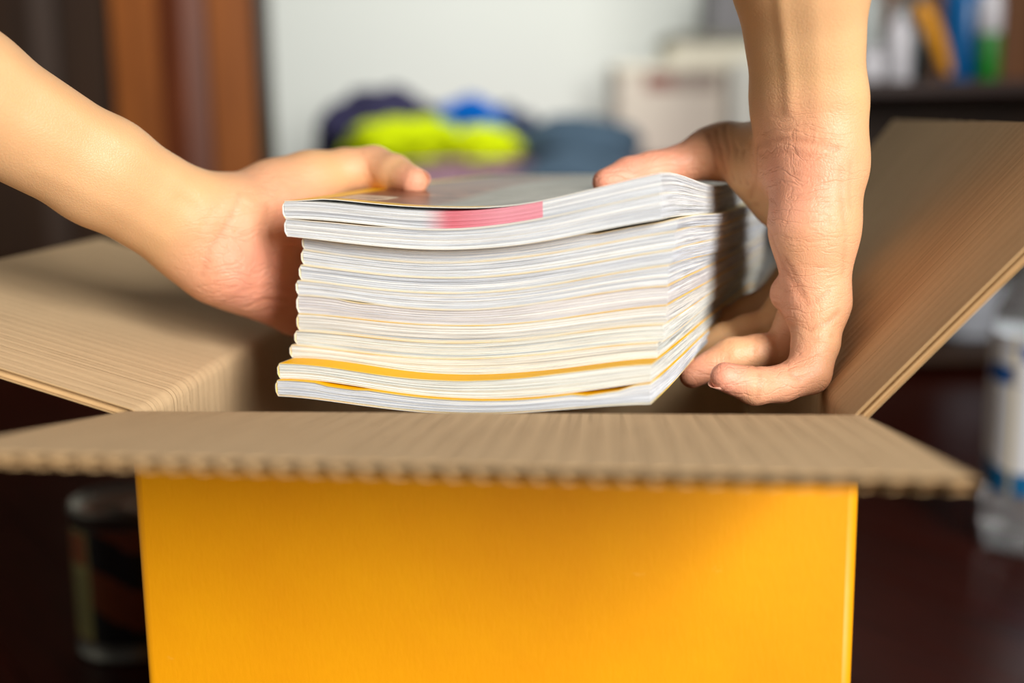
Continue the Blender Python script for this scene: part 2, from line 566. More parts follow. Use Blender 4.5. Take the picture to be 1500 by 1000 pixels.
M_edge_p = rim_mat('pale yellow cover edge', srgb(236, 200, 130), srgb(244, 230, 196), srgb(238, 236, 228))
M_edge_y = rim_mat('yellow cover edge', srgb(246, 196, 60), srgb(246, 214, 120), srgb(244, 230, 186))
gry = [(.3, srgb(120, 112, 100)), (.5, srgb(152, 148, 136)), (.7, srgb(176, 172, 160))]


def top_cover_mat():
    t = NT('glossy cover yellow frame'); t.set(Roughness=.33)
    uvn = t.coord('UV'); sp = t.n('ShaderNodeSeparateXYZ'); t.l(uvn, sp.inputs[0])
    x, y = sp.outputs[0], sp.outputs[1]

    def inside(x0, x1, y0, y1):
        a = t.math('MULTIPLY', t.math('GREATER_THAN', x, x0), t.math('LESS_THAN', x, x1))
        return t.math('MULTIPLY', a, t.math('MULTIPLY', t.math('GREATER_THAN', y, y0), t.math('LESS_THAN', y, y1)))
    pic = t.ramp(t.noise(4, 5, uvn, .6), gry)
    bro = t.ramp(t.noise(9, 4, t.scaled(uvn, 1, 3, 1), .6), [(.3, srgb(96, 44, 24)), (.6, srgb(150, 92, 66)), (.8, srgb(196, 150, 120))])
    mr = t.n('ShaderNodeMapRange'); t.l(x, mr.inputs[0]); mr.inputs[1].default_value = 1.47; mr.inputs[2].default_value = 1.41
    pic = t.mix(mr.outputs[0], pic, bro)
    c = t.mix(inside(1.125, 1.98, .05, .965), srgb(255, 204, 0), pic)
    lab = inside(1.14, 1.265, .07, .175)
    bars = t.math('GREATER_THAN', t.math('FRACT', t.math('MULTIPLY', y, 160)), .45)
    lc = t.mix(t.math('MULTIPLY', bars, inside(1.155, 1.25, .085, .15)), srgb(228, 214, 190), srgb(120, 100, 84))
    c = t.mix(lab, c, lc)
    # the yellow print of the top-right runs out into plain paper towards the fore edge
    mr2 = t.n('ShaderNodeMapRange'); t.l(x, mr2.inputs[0]); mr2.inputs[1].default_value = 1.58; mr2.inputs[2].default_value = 1.64
    edge = t.math('MULTIPLY', mr2.outputs[0], t.math('SUBTRACT', 1.0, inside(1.125, 1.98, .05, .965)))
    c = t.mix(edge, c, srgb(196, 190, 174))
    t.col(c); return t.m


M_cov_top = top_cover_mat()
M_cov_y = cover_mat('cover strong yellow', YEL, gry, back=srgb(222, 206, 176))
M_cov_pale = cover_mat('cover pale yellow', srgb(242, 228, 184), gry, back=srgb(232, 226, 212))
M_cov_white = cover_mat('cover white', srgb(232, 230, 222), [(.3, srgb(180, 150, 120)), (.7, srgb(224, 220, 210))], back=srgb(214, 190, 160))

XS = [0, .285, .46, .635, .81, 1.0]     # fractions where the profiles below were measured
# each: left px, right px, forward shift, tops at (left, 568, 664, 760, 860, right) px, then name bits
mags = [
    (415, 968, -.000, (294, 304, 309, 298, 279, 252.5), 'cool'),
    (419, 968, .000, (320, 332, 335.5, 326, 306, 283), 'cool'),
    (444, 993, .006, (346, 360, 364, 358, 341, 317.5), 'blue'),
    (443, 990, .006, (365, 381, 384.5, 377, 361, 338), 'cool'),
    (437, 989, .005, (387, 402.5, 407, 400, 386, 364), 'blue'),
    (433, 982, .004, (410, 424.5, 430, 423, 408, 388), 'cool'),
    (435, 980, .004, (432, 447, 454, 447, 432, 418), 'pink'),
    (435, 979, .004, (459, 470.5, 477, 471.5, 461, 446), 'warm'),
    (430, 977, .003, (484, 496, 502, 496.5, 485, 474), 'green'),
    (423, 968, .002, (504, 520, 526, 521, 511, 501), 'green'),
    (403, 962, -.011, (531, 549.5, 556, 554, 541, 532), 'green'),
    (403, 957, -.014, (556, 575, 585, 583.5, 574, 560.5), 'blue'),
]
bottom_px = (580, 599, 606, 605, 597, 592)


def on_plane(px, py, dv):               # pixel -> (u, z) on the vertical front plane shifted by dv
    O = S0 + ev * dv; n = ev
    r = ray(px, py); t = (O - CAM).dot(n) / r.dot(n); p = CAM + r * t
    return (p - O).dot(eu), p.z


def interp(xs, ys, x):
    return float(np.interp(x, xs, ys))


def smooth_curve(us, zs):
    A = np.polyfit(us, zs, 4)
    return lambda u: float(np.polyval(A, u))


pxs = [0, 568, 664, 760, 860, 0]
curves = []; uoff = []
for i, (xl, xr, dv, tops, tn) in enumerate(mags):
    for ys, store in ((tops, 't'),):
        q = [on_plane(px if px else (xl if j == 0 else xr), y, dv) for j, (px, y) in enumerate(zip(pxs, ys))]
        curves.append(smooth_curve([a for a, b in q], [b for a, b in q]))
        uoff.append((q[0][0] + q[-1][0] - MW) / 2)
q = [on_plane(px if px else (403 if j == 0 else 957), y, -.014) for j, (px, y) in enumerate(zip(pxs, bottom_px))]
bot_curve = smooth_curve([a for a, b in q], [b for a, b in q])


def sm(x): x = max(0., min(1., x)); return x * x * (3 - 2 * x)


NM = len(mags)


def back_z(i, u):                       # the same boundaries deep in the stack, pinched by the hands
    f = u / MW
    top = EYE - .0305
    bot = .2915 + .0165 * f
    return top + (bot - top) * i / NM + .0006 * sin(i * 2.3)


def surf(i, u, v):
    return surf0(i, u, v) + (.00035 * noise.noise(Vector((u * 22, v * 14, i * 7.7))) if 0 < i < NM else 0)


def surf0(i, u, v):                      # height of the boundary above magazine i (i = 12: the underside)
    zf = curves[i](u) if i < NM else bot_curve(u)
    k = sm(v / .13)
    return zf * (1 - k) + back_z(i, u) * k


def magazine(i):
    xl, xr, dv, tops, tn = mags[i]
    u0 = uoff[i]; gap = .00006
    def slit(u, v):
        w = sm(1 - v / .05); g = 0
        for (bi, a, b, d) in ((1, .004, .052, .0007), (2, .010, .028, .0012), (2, .138, .184, .0013), (11, .020, .046, .0010), (11, .146, .174, .0013), (6, .02, .04, .0006)):
            if bi == i: g += d * sm((u - a) / .006) * sm((b - u) / .006)
        return g * w
    top = lambda u, v: surf(i, u + u0, v + dv) - gap - slit(u, v)
    bot = lambda u, v: surf(i + 1, u + u0, v + dv) + gap
    org = S0 + ev * dv + eu * u0
    P = lambda u, v, z: org + eu * u + ev * v + bz * z
    root = empty('magazine', P(0, 0, bot(0, 0)), None, 'magazine', 'magazines lifted out of the box in one stack')
    NU, NV, LV = 26, 16, 12
    c = .00032                           # cover thickness
    # page block: rings of jittered sheet bundles
    jit = [rnd.uniform(-.00028, .00028) for _ in range(LV + 1)]
    jit2 = [rnd.uniform(-.0007, .0007) for _ in range(LV + 1)]
    per = [(a / NU, 0) for a in range(NU)] + [(1, b / NV) for b in range(NV)] + [(1 - a / NU, 1) for a in range(NU)] + [(0, 1 - b / NV) for b in range(NV)]
    V, F, UV = [], [], []
    n = len(per)
    rep = 1
    for l in range(LV + 1):
        for side in (0, 1):             # two rings per bundle give small ledges
            fr = (l + side * .55) / (LV + .55)
            for (a, b) in per:
                du = c; u = du + a * (MW - 2 * du); v = b * ML
                sx = (1 if a == 1 else 0); sy = -1 if b == 0 else (1 if b == 1 else 0)
                zt, zb = top(u, v) - 1.3 * c, bot(u, v) + 1.3 * c
                ju = sx * (jit2[l] * .7 - .0003 + .0005 * noise.noise(Vector((v * 30, l * 3.1 + i, 0)))); jv = sy * (jit[l] - .0004)
                V.append(P(u + ju, v + jv, zb + (zt - zb) * fr))
                UV.append(((u / MW if a not in (1,) or b == 0 else 1 + v / MW), fr + i))
    R = 2 * (LV + 1)
    for r in range(R - 1):
        for k in range(n):
            k2 = (k + 1) % n
            F.append((r * n + k, r * n + k2, (r + 1) * n + k2, (r + 1) * n + k))
    for lev, ff, o_ in ((0, bot, c), (R - 1, top, -c)):
        g0 = len(V); gid = {}
        for b in range(NV + 1):
            for a in range(NU + 1):
                if a in (0, NU) or b in (0, NV):
                    k = a if b == 0 else (NU + b if a == NU else (2 * NU + NV - a if b == NV else 2 * NU + 2 * NV - b))
                    gid[a, b] = lev * n + k % n
                else:
                    u = c + a / NU * (MW - 2 * c); v = b / NV * ML
                    gid[a, b] = len(V); V.append(P(u, v, ff(u, v) + o_)); UV.append((u / MW, lev / R + i))
        for b in range(NV):
            for a in range(NU): F.append((gid[a, b], gid[a + 1, b], gid[a + 1, b + 1], gid[a, b + 1]))
    pg = mk('page_block', V, F, page_mats[i], root, False, uvs=UV)
    # cover: one folded sheet, back - spine - front
    V, F, UV, FM = [], [], [], []
    cols = []
    for a in range(NU + 1): cols.append(('b', 1 - a / NU))
    cols += [('s', .3), ('s', .7)]
    for a in range(NU + 1): cols.append(('f', a / NU))
    NVc = NV
    for off in (0, 1):
        for (kd, a) in cols:
            for b in range(NVc + 1):
                v = -.0001 + (ML + .0002) * b / NVc
                u = a * (MW - .0006)
                lift = 0
                if i == 0 and kd == 'f':           # the top cover is slightly raised at the near edge
                    g = sm(1 - v / .035) * sm((u - .006) / .02) * sm((.125 - u) / .05)
                    lift = .0016 * g
                if i == 11 and kd == 'b': lift = 0
                if kd == 'b': p = P(u + (0 if u > .001 else .0008 - off * c), v, bot(u, v) + off * c); t_ = 1 - a if False else a; uvx = a
                elif kd == 'f': p = P(u + (0 if u > .001 else .0008 - off * c), v, top(u, v) - (1 - 0) * 0 - off * c + lift); uvx = 1.05 + a
                else:
                    zz = bot(0, v) + (top(0, v) - bot(0, v)) * a
                    p = P(-.0005 + off * c, v, zz); uvx = 1 + .05 * a
                V.append(p); UV.append((uvx, b / NVc))
    C = len(cols); W = NVc + 1; S = C * W
    for a in range(C - 1):
        for b in range(NVc):
            k = a * W + b
            F.append((k, k + 1, k + W + 1, k + W)); FM.append(0)
            k += S; F.append((k, k + W, k + W + 1, k + 1)); FM.append(1)
    for a in range(C - 1):
        for b in (0, NVc):
            k = a * W + b; F.append((k, k + W, k + W + S, k + S)); FM.append(1 if a > NU + 2 else 2)
    for b in range(NVc):
        for a in (0, C - 1):
            k = a * W + b; F.append((k, k + 1, k + 1 + S, k + S)); FM.append(1)
    cv = recalc(mk('cover', V, F, [cover_mats[i], M_edge if i in (0, 1) else (M_edge_y if i in (7, 10, 11) else M_edge_p), M_edge], root, True, FM, UV))
    es = cv.modifiers.new('Edges', 'EDGE_SPLIT'); es.split_angle = radians(40)
    settle(root)
    root['label'] = labels[i]
    return root


page_mats = [page_mat('page edges %s %d' % (mags[i][4], i), i * 1.37 + .4, tints[mags[i][4]], red=(i == 0)) for i in range(NM)]
cover_mats = [M_cov_top, M_cov_white, M_cov_pale, M_cov_pale, M_cov_pale, M_cov_pale, M_cov_pale, M_cov_y, M_cov_pale, M_cov_pale, M_cov_y, M_cov_y]
labels = [
    'topmost magazine with yellow framed glossy cover and pink stained page edges',
    'thick white magazine directly beneath the topmost one, jutting out left over the stack',
    'magazine third from the top of the stack, first of the set-back ones',
    'pale edged magazine fourth from the top of the held stack',
    'bluish white magazine fifth from the top of the held stack',
    'magazine sixth from the top of the stack, at its middle',
    'pinkish grey edged magazine seventh from the top of the stack',
    'magazine with a thin yellow cover line at the spine, fifth from the stack bottom',
    'magazine fourth from the bottom, between two pale cover lines',
    'magazine lying on the broad yellow strip near the stack bottom',
    'jutting magazine whose broad yellow cover strip shows near the bottom',
    'lowest magazine of the stack with blue-white page edges and yellow top line']
for i in range(NM): magazine(i)


# ------------------------------------------------------------------ arms (smooth blended distance field, meshed by surface nets)
class Field:
    def __init__(s, lo, hi, h):
        s.h = h; s.lo = np.array(lo, dtype=np.float32)
        s.n = [int(math.ceil((hi[k] - lo[k]) / h)) + 1 for k in range(3)]

    def new(s): return np.full(s.n, .05, dtype=np.float32)

    def cone(s, g, p0, p1, r0, r1, wide=None, k=.004):
        """tapered elliptical capsule; r = (a, b), a along 'wide'"""
        p0 = np.array(p0, dtype=np.float32); p1 = np.array(p1, dtype=np.float32)
        a0, b0 = r0 if isinstance(r0, tuple) else (r0, r0); a1, b1 = r1 if isinstance(r1, tuple) else (r1, r1)
        ax = p1 - p0; L = float(np.linalg.norm(ax)); ax = ax / max(L, 1e-6)
        wv = np.array(wide if wide is not None else (0.3, .5, .81), dtype=np.float32); wv = wv - ax * wv.dot(ax); wv /= np.linalg.norm(wv)
        e2 = np.cross(ax, wv)
        R = max(a0, b0, a1, b1) + .022
        lo = np.minimum(p0, p1) - R; hi = np.maximum(p0, p1) + R
        i0 = [max(0, int((lo[q] - s.lo[q]) / s.h)) for q in range(3)]; i1 = [min(s.n[q], int((hi[q] - s.lo[q]) / s.h) + 2) for q in range(3)]
        if any(i1[q] <= i0[q] for q in range(3)): return
        X, Y, Z = np.meshgrid(*[s.lo[q] + s.h * np.arange(i0[q], i1[q], dtype=np.float32) for q in range(3)], indexing='ij')
        dx, dy, dz = X - p0[0], Y - p0[1], Z - p0[2]
        t = dx * ax[0] + dy * ax[1] + dz * ax[2]; tc = np.clip(t / max(L, 1e-6), 0, 1)
        x = dx * wv[0] + dy * wv[1] + dz * wv[2]; y = dx * e2[0] + dy * e2[1] + dz * e2[2]; z = t - tc * L
        a = a0 + (a1 - a0) * tc; b = b0 + (b1 - b0) * tc; c = np.minimum(a, b)
        q0 = np.sqrt((x / a) ** 2 + (y / b) ** 2 + (z / c) ** 2) + 1e-6
        q1 = np.sqrt((x / a ** 2) ** 2 + (y / b ** 2) ** 2 + (z / c ** 2) ** 2) + 1e-6
        d = (q0 * (q0 - 1) / q1).astype(np.float32)
        sl = tuple(slice(i0[q], i1[q]) for q in range(3))
        g[sl] = smin(g[sl], d, k)

    def mesh(s, g):
        n = g < 0
        # surface nets
        cs = [g[i:g.shape[0] - 1 + i, j:g.shape[1] - 1 + j, k:g.shape[2] - 1 + k] for i in (0, 1) for j in (0, 1) for k in (0, 1)]
        inside = sum((c < 0).astype(np.int8) for c in cs)
        act = (inside > 0) & (inside < 8)
        idx = np.argwhere(act)
        ids = np.full(act.shape, -1, dtype=np.int64); ids[act] = np.arange(len(idx))
        val = [c[act] for c in cs]
        off = [(i, j, k) for i in (0, 1) for j in (0, 1) for k in (0, 1)]
        acc = np.zeros((len(idx), 3)); cnt = np.zeros(len(idx))
        for a in range(8):
            for b in range(a + 1, 8):
                if sum(abs(off[a][q] - off[b][q]) for q in range(3)) != 1: continue
                cr = (val[a] < 0) != (val[b] < 0)
                t = np.where(cr, val[a] / (val[a] - val[b] + 1e-12), 0)
                for q in range(3): acc[:, q] += np.where(cr, off[a][q] + t * (off[b][q] - off[a][q]), 0)
                cnt += cr
        V = (idx + acc / cnt[:, None]) * s.h + s.lo
        F = []
        for ax in range(3):
            o1, o2 = [q for q in range(3) if q != ax]
            sl0 = [slice(None)] * 3; sl1 = [slice(None)] * 3; sl0[ax] = slice(0, -1); sl1[ax] = slice(1, None)
            ch = n[tuple(sl0)] != n[tuple(sl1)]
            e = np.argwhere(ch); e = e[(e[:, o1] > 0) & (e[:, o2] > 0) & (e[:, o1] < g.shape[o1] - 1) & (e[:, o2] < g.shape[o2] - 1)]
            flip = n[tuple(e.T)]
            def gid(d1_, d2_):
                c = e.copy(); c[:, o1] -= d1_; c[:, o2] -= d2_; return ids[tuple(c.T)]
            quad = np.stack([gid(0, 0), gid(1, 0), gid(1, 1), gid(0, 1)], 1)
            if ax == 1: quad = quad[:, ::-1]
            quad[~flip] = quad[~flip][:, ::-1]
            F.append(quad)
        return V, np.concatenate(F)


def smin(a, b, k):
    h = np.clip(.5 + .5 * (b - a) / k, 0, 1)
    return b * (1 - h) + a * h - k * h * (1 - h)


def relax(V, F, it=3):
    E = np.concatenate([F[:, [0, 1]], F[:, [1, 2]], F[:, [2, 3]], F[:, [3, 0]]])
    E = np.concatenate([E, E[:, ::-1]])
    cnt = np.bincount(E[:, 0], minlength=len(V))[:, None]
    for q in range(it):
        for lam in (.55, -.53):
            A = np.stack([np.bincount(E[:, 0], weights=V[E[:, 1], c], minlength=len(V)) for c in range(3)], 1) / cnt
            V = V + lam * (A - V)
    return V


def skin_mat():
    t = NT('skin'); t.set(Roughness=.46)
    t.b.inputs['Specular IOR Level'].default_value = .38
    at = t.n('ShaderNodeAttribute'); at.attribute_name = 'tone'
    obj = t.coord()
    mott = t.noise(60, 4, obj, .6); big = t.noise(14, 3, obj)
    base = t.mix(big, srgb(212, 162, 112), srgb(226, 182, 136))
    redc = t.mix(mott, srgb(218, 136, 108), srgb(236, 172, 146))
    sep = t.n('ShaderNodeSeparateColor'); t.l(at.outputs['Color'], sep.inputs[0])
    c = t.mix(sep.outputs[0], base, redc)
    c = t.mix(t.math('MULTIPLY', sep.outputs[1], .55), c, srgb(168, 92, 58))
    c = t.mix(t.math('MULTIPLY', mott, .12), c, srgb(206, 140, 104))
    t.col(c)
    t.b.inputs['Subsurface Weight'].default_value = .15
    t.b.inputs['Subsurface Radius'].default_value = (1, .35, .15)
    t.b.inputs['Subsurface Scale'].default_value = .004
    fine = t.noise(380, 5, obj, .7)
    wn = t.n('ShaderNodeTexNoise'); wn.inputs['Scale'].default_value = 45; t.l(obj, wn.inputs['Vector'])
    wa = t.n('ShaderNodeVectorMath', operation='MULTIPLY_ADD'); t.l(wn.outputs['Color'], wa.inputs[0]); wa.inputs[1].default_value = (.012, .012, .012); t.l(obj, wa.inputs[2])

    def wrinkles(vec, wide):
        n = t.noise(1, 3, vec, .55)
        return t.ramp(t.math('ABSOLUTE', t.math('SUBTRACT', n, .5)), [(0, (0, 0, 0, 1)), (wide, (1, 1, 1, 1))])
    w1 = wrinkles(t.scaled(wa.outputs[0], 30, 30, 130), .035)
    w2 = wrinkles(t.scaled(wa.outputs[0], 90, 90, 60), .03)
    pl = t.math('MULTIPLY', sep.outputs[0], t.math('ADD', w1, t.math('MULTIPLY', w2, .5)))
    v = t.n('ShaderNodeTexVoronoi', feature='DISTANCE_TO_EDGE'); v.inputs['Scale'].default_value = 700; t.l(wa.outputs[0], v.inputs['Vector'])
    small_c = t.ramp(v.outputs['Distance'], [(0, (0, 0, 0, 1)), (.2, (1, 1, 1, 1))])
    h = t.math('ADD', t.math('MULTIPLY', fine, .3), t.math('MULTIPLY', small_c, .2))
    h = t.math('ADD', h, t.math('MULTIPLY', pl, 1.0))
    t.bump(h, .5, .0006)
    return t.m


M_skin = skin_mat()
M_nail = simple('fingernail', srgb(236, 176, 152), .25, .05, 50)


def make_arm(palm, fingers, lo, hi, h, red, grooves, fold=None):
    Fd = Field(lo, hi, h)
    g = Fd.new()
    for p0, p1, r0, r1, wd, k in palm: Fd.cone(g, p0, p1, r0, r1, wd, k)
    fg = Fd.new()
    for chain in fingers:
        one = Fd.new()
        for a in range(len(chain) - 1):
            (p0, r0), (p1, r1) = chain[a], chain[a + 1]
            Fd.cone(one, p0, p1, r0, r1, None, .0022)
        fg = smin(fg, one, .0012)
    g = smin(g, fg, .007)
    V, F = Fd.mesh(g)
    V = relax(V, F, 3)
    # carve creases and raise tendons along short lines traced on the skin
    fl_ = F.tolist()
    bvh = BVHTree.FromPolygons([tuple(v) for v in V], fl_)
    me = bpy.data.meshes.new('tmp'); me.from_pydata(V.tolist(), [], fl_); me.update()
    if me.polygons[0].normal.dot(Vector((0, 0, 1))) != 9:
        N = np.zeros(len(V) * 3, dtype=np.float32); me.vertex_normals.foreach_get('vector', N); N = N.reshape(-1, 3)
    bpy.data.meshes.remove(me)
    cen = V.mean(0)
    tone = np.zeros((len(V), 4), dtype=np.float32); tone[:, 3] = 1
    for (c, r, s) in red:
        d = np.linalg.norm(V - np.array(c), axis=1); tone[:, 0] = np.maximum(tone[:, 0], s * np.clip(1.4 - d / r, 0, 1))
    disp = np.zeros(len(V))
    for pts, wid, amp in grooves:
        wp = []; pd = np.zeros(len(V))
        for (px, py) in pts:
            r = ray(px, py).normalized(); hit = bvh.ray_cast(CAM, r)
            if hit[0] is not None: wp.append(np.array(hit[0]))
        for a in range(len(wp) - 1):
            p, q = wp[a], wp[a + 1]; ab = q - p
            t = np.clip(((V - p) @ ab) / max(ab @ ab, 1e-9), 0, 1)
            d = np.linalg.norm(V - p - t[:, None] * ab, axis=1)
            e = np.exp(-(d / wid) ** 2)
            cur = amp * e * (.55 if amp < 0 else .5)
            pd = np.where(np.abs(cur) > np.abs(pd), cur, pd)
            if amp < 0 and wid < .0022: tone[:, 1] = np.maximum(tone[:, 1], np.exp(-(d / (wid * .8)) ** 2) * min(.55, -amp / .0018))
        disp += pd
    V = V + N * disp[:, None]
    o = mk('arm', V, fl_, M_skin, None, True)
    ca = o.data.color_attributes.new('tone', 'FLOAT_COLOR', 'POINT'); ca.data.foreach_set('color', tone.ravel())
    return o


A = aty
person = empty('person', (0, -.15, 0), 'bare-armed person lifting the magazine stack with both hands', 'person')

# right arm: comes straight down, thumb over the stack, fingers under its fore edge
wdR = (.72, -.69, 0)
palmR = [
    (A(1150, -430, .50), A(1172, -40, .545), (.040, .034), (.0305, .024), wdR, .01),
    (A(1172, -40, .545), A(1184, 150, .562), (.0305, .024), (.0262, .0195), wdR, .01),
    (A(1184, 150, .562), A(1184, 240, .565), (.0262, .0195), (.027, .0195), wdR, .01),
    (A(1200, 235, .556), A(1193, 330, .552), .0195, (.0185, .0205), wdR, .012),     # hypothenar
    (A(1193, 330, .552), A(1196, 440, .550), (.0185, .0205), (.0145, .0165), wdR, .01),
    (A(1178, 240, .58), A(1196, 405, .585), .019, .016, wdR, .01),
    (A(1165, 240, .595), A(1192, 385, .612), .017, .0145, wdR, .01),
    (A(1150, 245, .60), A(1186, 370, .635), .016, .0135, wdR, .01),
    (A(1143, 222, .595), A(1060, 222, .618), .0165, .0135, None, .014),             # thumb metacarpal
    (A(1108, 250, .597), A(1135, 290, .60), .0135, .012, None, .012),               # web
    (A(1155, 430, .562), A(1190, 440, .560), .0088, .012, None, .008),               # distal palm pad
]
fingR = [
    [(A(1060, 222, .618), .0138), (A(1035, 226, .618), .0125), (A(1000, 240, .617), .0100), (A(955, 250, .612), .0098), (A(922, 258, .607), .0096), (A(888, 267, .600), .0070)],
    [(A(1198, 445, .549), .0135), (A(1195, 500, .541), .0108), (A(1185, 545, .535), .0100), (A(1145, 562, .529), .0082), (A(1105, 565, .525), .0085), (A(1062, 552, .521), .0066)],
    [(A(1188, 425, .575), .0120), (A(1150, 512, .568), .0098), (A(1110, 515, .566), .0083), (A(1072, 520, .565), .0085), (A(1014, 549, .563), .0064)],
    [(A(1184, 405, .603), .0120), (A(1132, 477, .598), .0098), (A(1095, 485, .598), .0085), (A(1062, 497, .598), .0085), (A(1005, 530, .600), .0066)],
    [(A(1180, 388, .628), .0115), (A(1135, 440, .628), .0096), (A(1098, 455, .630), .0083), (A(1062, 475, .632), .0083), (A(1010, 510, .635), .0066)],
]
allp = [p for q in palmR for p in q[:2]] + [p for ch in fingR for p, r in ch]
lo = [min(p[k] for p in allp) - .03 for k in range(3)]; hi = [max(p[k] for p in allp) + .03 for k in range(3)]
hi[2] = min(hi[2] + .02, .66)
cr = -.0007
groR = [
    ([(1108, 212), (1140, 204), (1180, 206), (1225, 218)], .0016, -.0011),
    ([(1112, 226), (1150, 222), (1185, 228)], .0013, -.0007),
    ([(1118, 196), (1150, 190), (1190, 192)], .0012, -.0005),
    ([(1158, 478), (1185, 482), (1212, 472), (1228, 458)], .0014, -.0010),
    ([(1160, 490), (1190, 496), (1220, 492)], .0012, -.0006),
    ([(1135, 445), (1165, 452), (1195, 442), (1215, 425)], .0013, -.0008),
    ([(1150, 380), (1175, 425), (1180, 445)], .0013, -.0006),
    ([(1108, 300), (1130, 345), (1150, 395), (1172, 432)], .0016, -.0009),
    ([(1100, 290), (1108, 250), (1108, 215)], .0016, -.0009),
    ([(1130, 262), (1165, 255), (1200, 262)], .0011, -.0004),
    ([(1130, 290), (1170, 288), (1215, 300)], .0011, -.0004),
    ([(1140, 320), (1180, 322), (1225, 330)], .0011, -.0004),
    ([(1148, 350), (1190, 352), (1232, 348)], .0011, -.0004),
    ([(1160, 400), (1200, 392), (1238, 380)], .0011, -.0004),
    ([(1150, 530), (1158, 548), (1172, 556)], .0013, -.0009),
    ([(1112, 548), (1112, 568), (1108, 584)], .0012, -.0008),
    ([(1108, 492), (1104, 515), (1108, 538)], .0012, -.0007),
    ([(1116, 494), (1120, 515)], .0011, -.0005),
    ([(1068, 500), (1066, 525)], .0011, -.0006),
    ([(1038, 196), (1046, 220), (1050, 248)], .0012, -.0013),
    ([(1050, 190), (1056, 220), (1062, 252)], .0012, -.0013),
    ([(1062, 184), (1068, 220), (1074, 262)], .0012, -.0013),
    ([(1074, 178), (1080, 220), (1084, 268)], .0012, -.0013),
    ([(1086, 174), (1090, 220), (1094, 270)], .0012, -.0013),
    ([(1096, 170), (1099, 210), (1100, 250)], .0010, -.0005),
    ([(1140, -60), (1150, 60), (1158, 160)], .0034, .0018),
    ([(1190, -60), (1196, 60), (1200, 170)], .0040, .0007),
    ([(1232, 250), (1236, 320), (1236, 400)], .0020, -.0006),
    ([(1246, 240), (1246, 300)], .0016, -.0005),
]
redR = [(A(1150, 270, .54), .035, .8), (A(1140, 430, .55), .03, .75), (A(1062, 552, .52), .016, 1), (A(1014, 549, .56), .02, .8),
        (A(900, 265, .60), .03, 1.2), (A(960, 245, .61), .03, .9), (A(1130, 540, .53), .03, .7), (A(1200, 400, .54), .04, .45)]
armR = make_arm(palmR, fingR, lo, hi, .00115, redR, groR)
armR.parent = person; armR['label'] = 'right forearm coming straight down, palm against the page fore edges'

# left arm: comes in from the upper left, thumb on the cover, fingers under the spine side
wdL = (.25, -.25, .93)
palmL = [
    (A(-620, -220, .44), A(-60, 132, .535), (.038, .033), (.0290, .025), wdL, .01),
    (A(-60, 132, .535), A(150, 252, .57), (.0290, .025), (.0252, .020), wdL, .01),
    (A(150, 252, .57), A(290, 335, .60), (.0252, .020), (.0262, .019), wdL, .01),
    (A(290, 335, .60), A(350, 355, .615), (.0262, .019), (.030, .020), wdL, .012),
    (A(330, 322, .612), A(470, 325, .68), .0185, .0150, None, .012),
    (A(330, 350, .61), A(465, 378, .675), .0175, .0145, None, .012),
    (A(325, 375, .608), A(455, 420, .665), .0175, .0145, None, .012),
    (A(325, 392, .602), A(437, 452, .648), .0185, .0145, None, .012),               # hypothenar
    (A(352, 322, .612), A(405, 288, .632), .0195, .0172, None, .014),               # thumb metacarpal
    (A(405, 288, .632), A(455, 264, .642), .0172, .0145, None, .012),
    (A(400, 340, .628), A(432, 318, .648), .018, .015, None, .014),                # thenar
]


def spine_pt(y, du, z):                 # a point du to the right of the spine face at depth y
    t = (y - S0.y) / ev.y; p = S0 + ev * t; return Vector((p.x + du, y, z))


fingL = [
    [(A(455, 264, .642), .0145), (A(505, 250, .651), .0120), (A(548, 246, .654), .0118), (A(578, 254, .642), .0100), (A(606, 266, .628), .0076)],
]
for (px, py, d, yy) in ((470, 325, .68, .735), (465, 378, .675, .715), (455, 420, .665, .692), (437, 452, .648, .668)):
    fingL.append([(A(px, py, d), .0130), (spine_pt(yy, -.014, .296), .0098), (spine_pt(yy, .002, .2795), .0088), (spine_pt(yy, .022, .2795), .0082), (spine_pt(yy, .038, .2805), .0066)])
allp = [p for q in palmL for p in q[:2]] + [p for ch in fingL for p, r in ch]
lo = [min(p[k] for p in allp) - .03 for k in range(3)]; hi = [max(p[k] for p in allp) + .03 for k in range(3)]
lo[0] = max(lo[0], -.40)
groL = [
    ([(20, 95), (110, 160), (200, 220), (290, 285)], .006, .0012),
    ([(10, 120), (100, 185), (200, 248), (280, 300)], .006, -.0011),
    ([(60, 250), (160, 300), (240, 350)], .005, .0008),
    ([(262, 292), (285, 305), (300, 330)], .0024, -.0005),
    ([(350, 285), (338, 318), (322, 345), (306, 368), (296, 402)], .0020, -.0006),
    ([(334, 278), (322, 300), (302, 326), (290, 352)], .0022, -.0004),
    ([(360, 450), (385, 438), (420, 440)], .0016, -.0008),
    ([(355, 425), (390, 418), (425, 425)], .0014, -.0005),
    ([(395, 300), (385, 340), (400, 390), (430, 420)], .0022, -.0010),
    ([(350, 285), (372, 300), (395, 310)], .0018, .0007),
    ([(530, 222), (540, 245), (545, 262)], .0013, -.0007),
]
redL = [(A(400, 340, .62), .035, .9), (A(370, 400, .60), .035, 1.0), (A(420, 440, .63), .04, 1.1), (A(606, 266, .62), .014, .8), (A(550, 240, .65), .02, .4)]
armL = make_arm(palmL, fingL, lo, hi, .00125, redL, groL)
armL.parent = person; armL['label'] = 'left forearm reaching in from the side, thumb on the yellow framed cover'


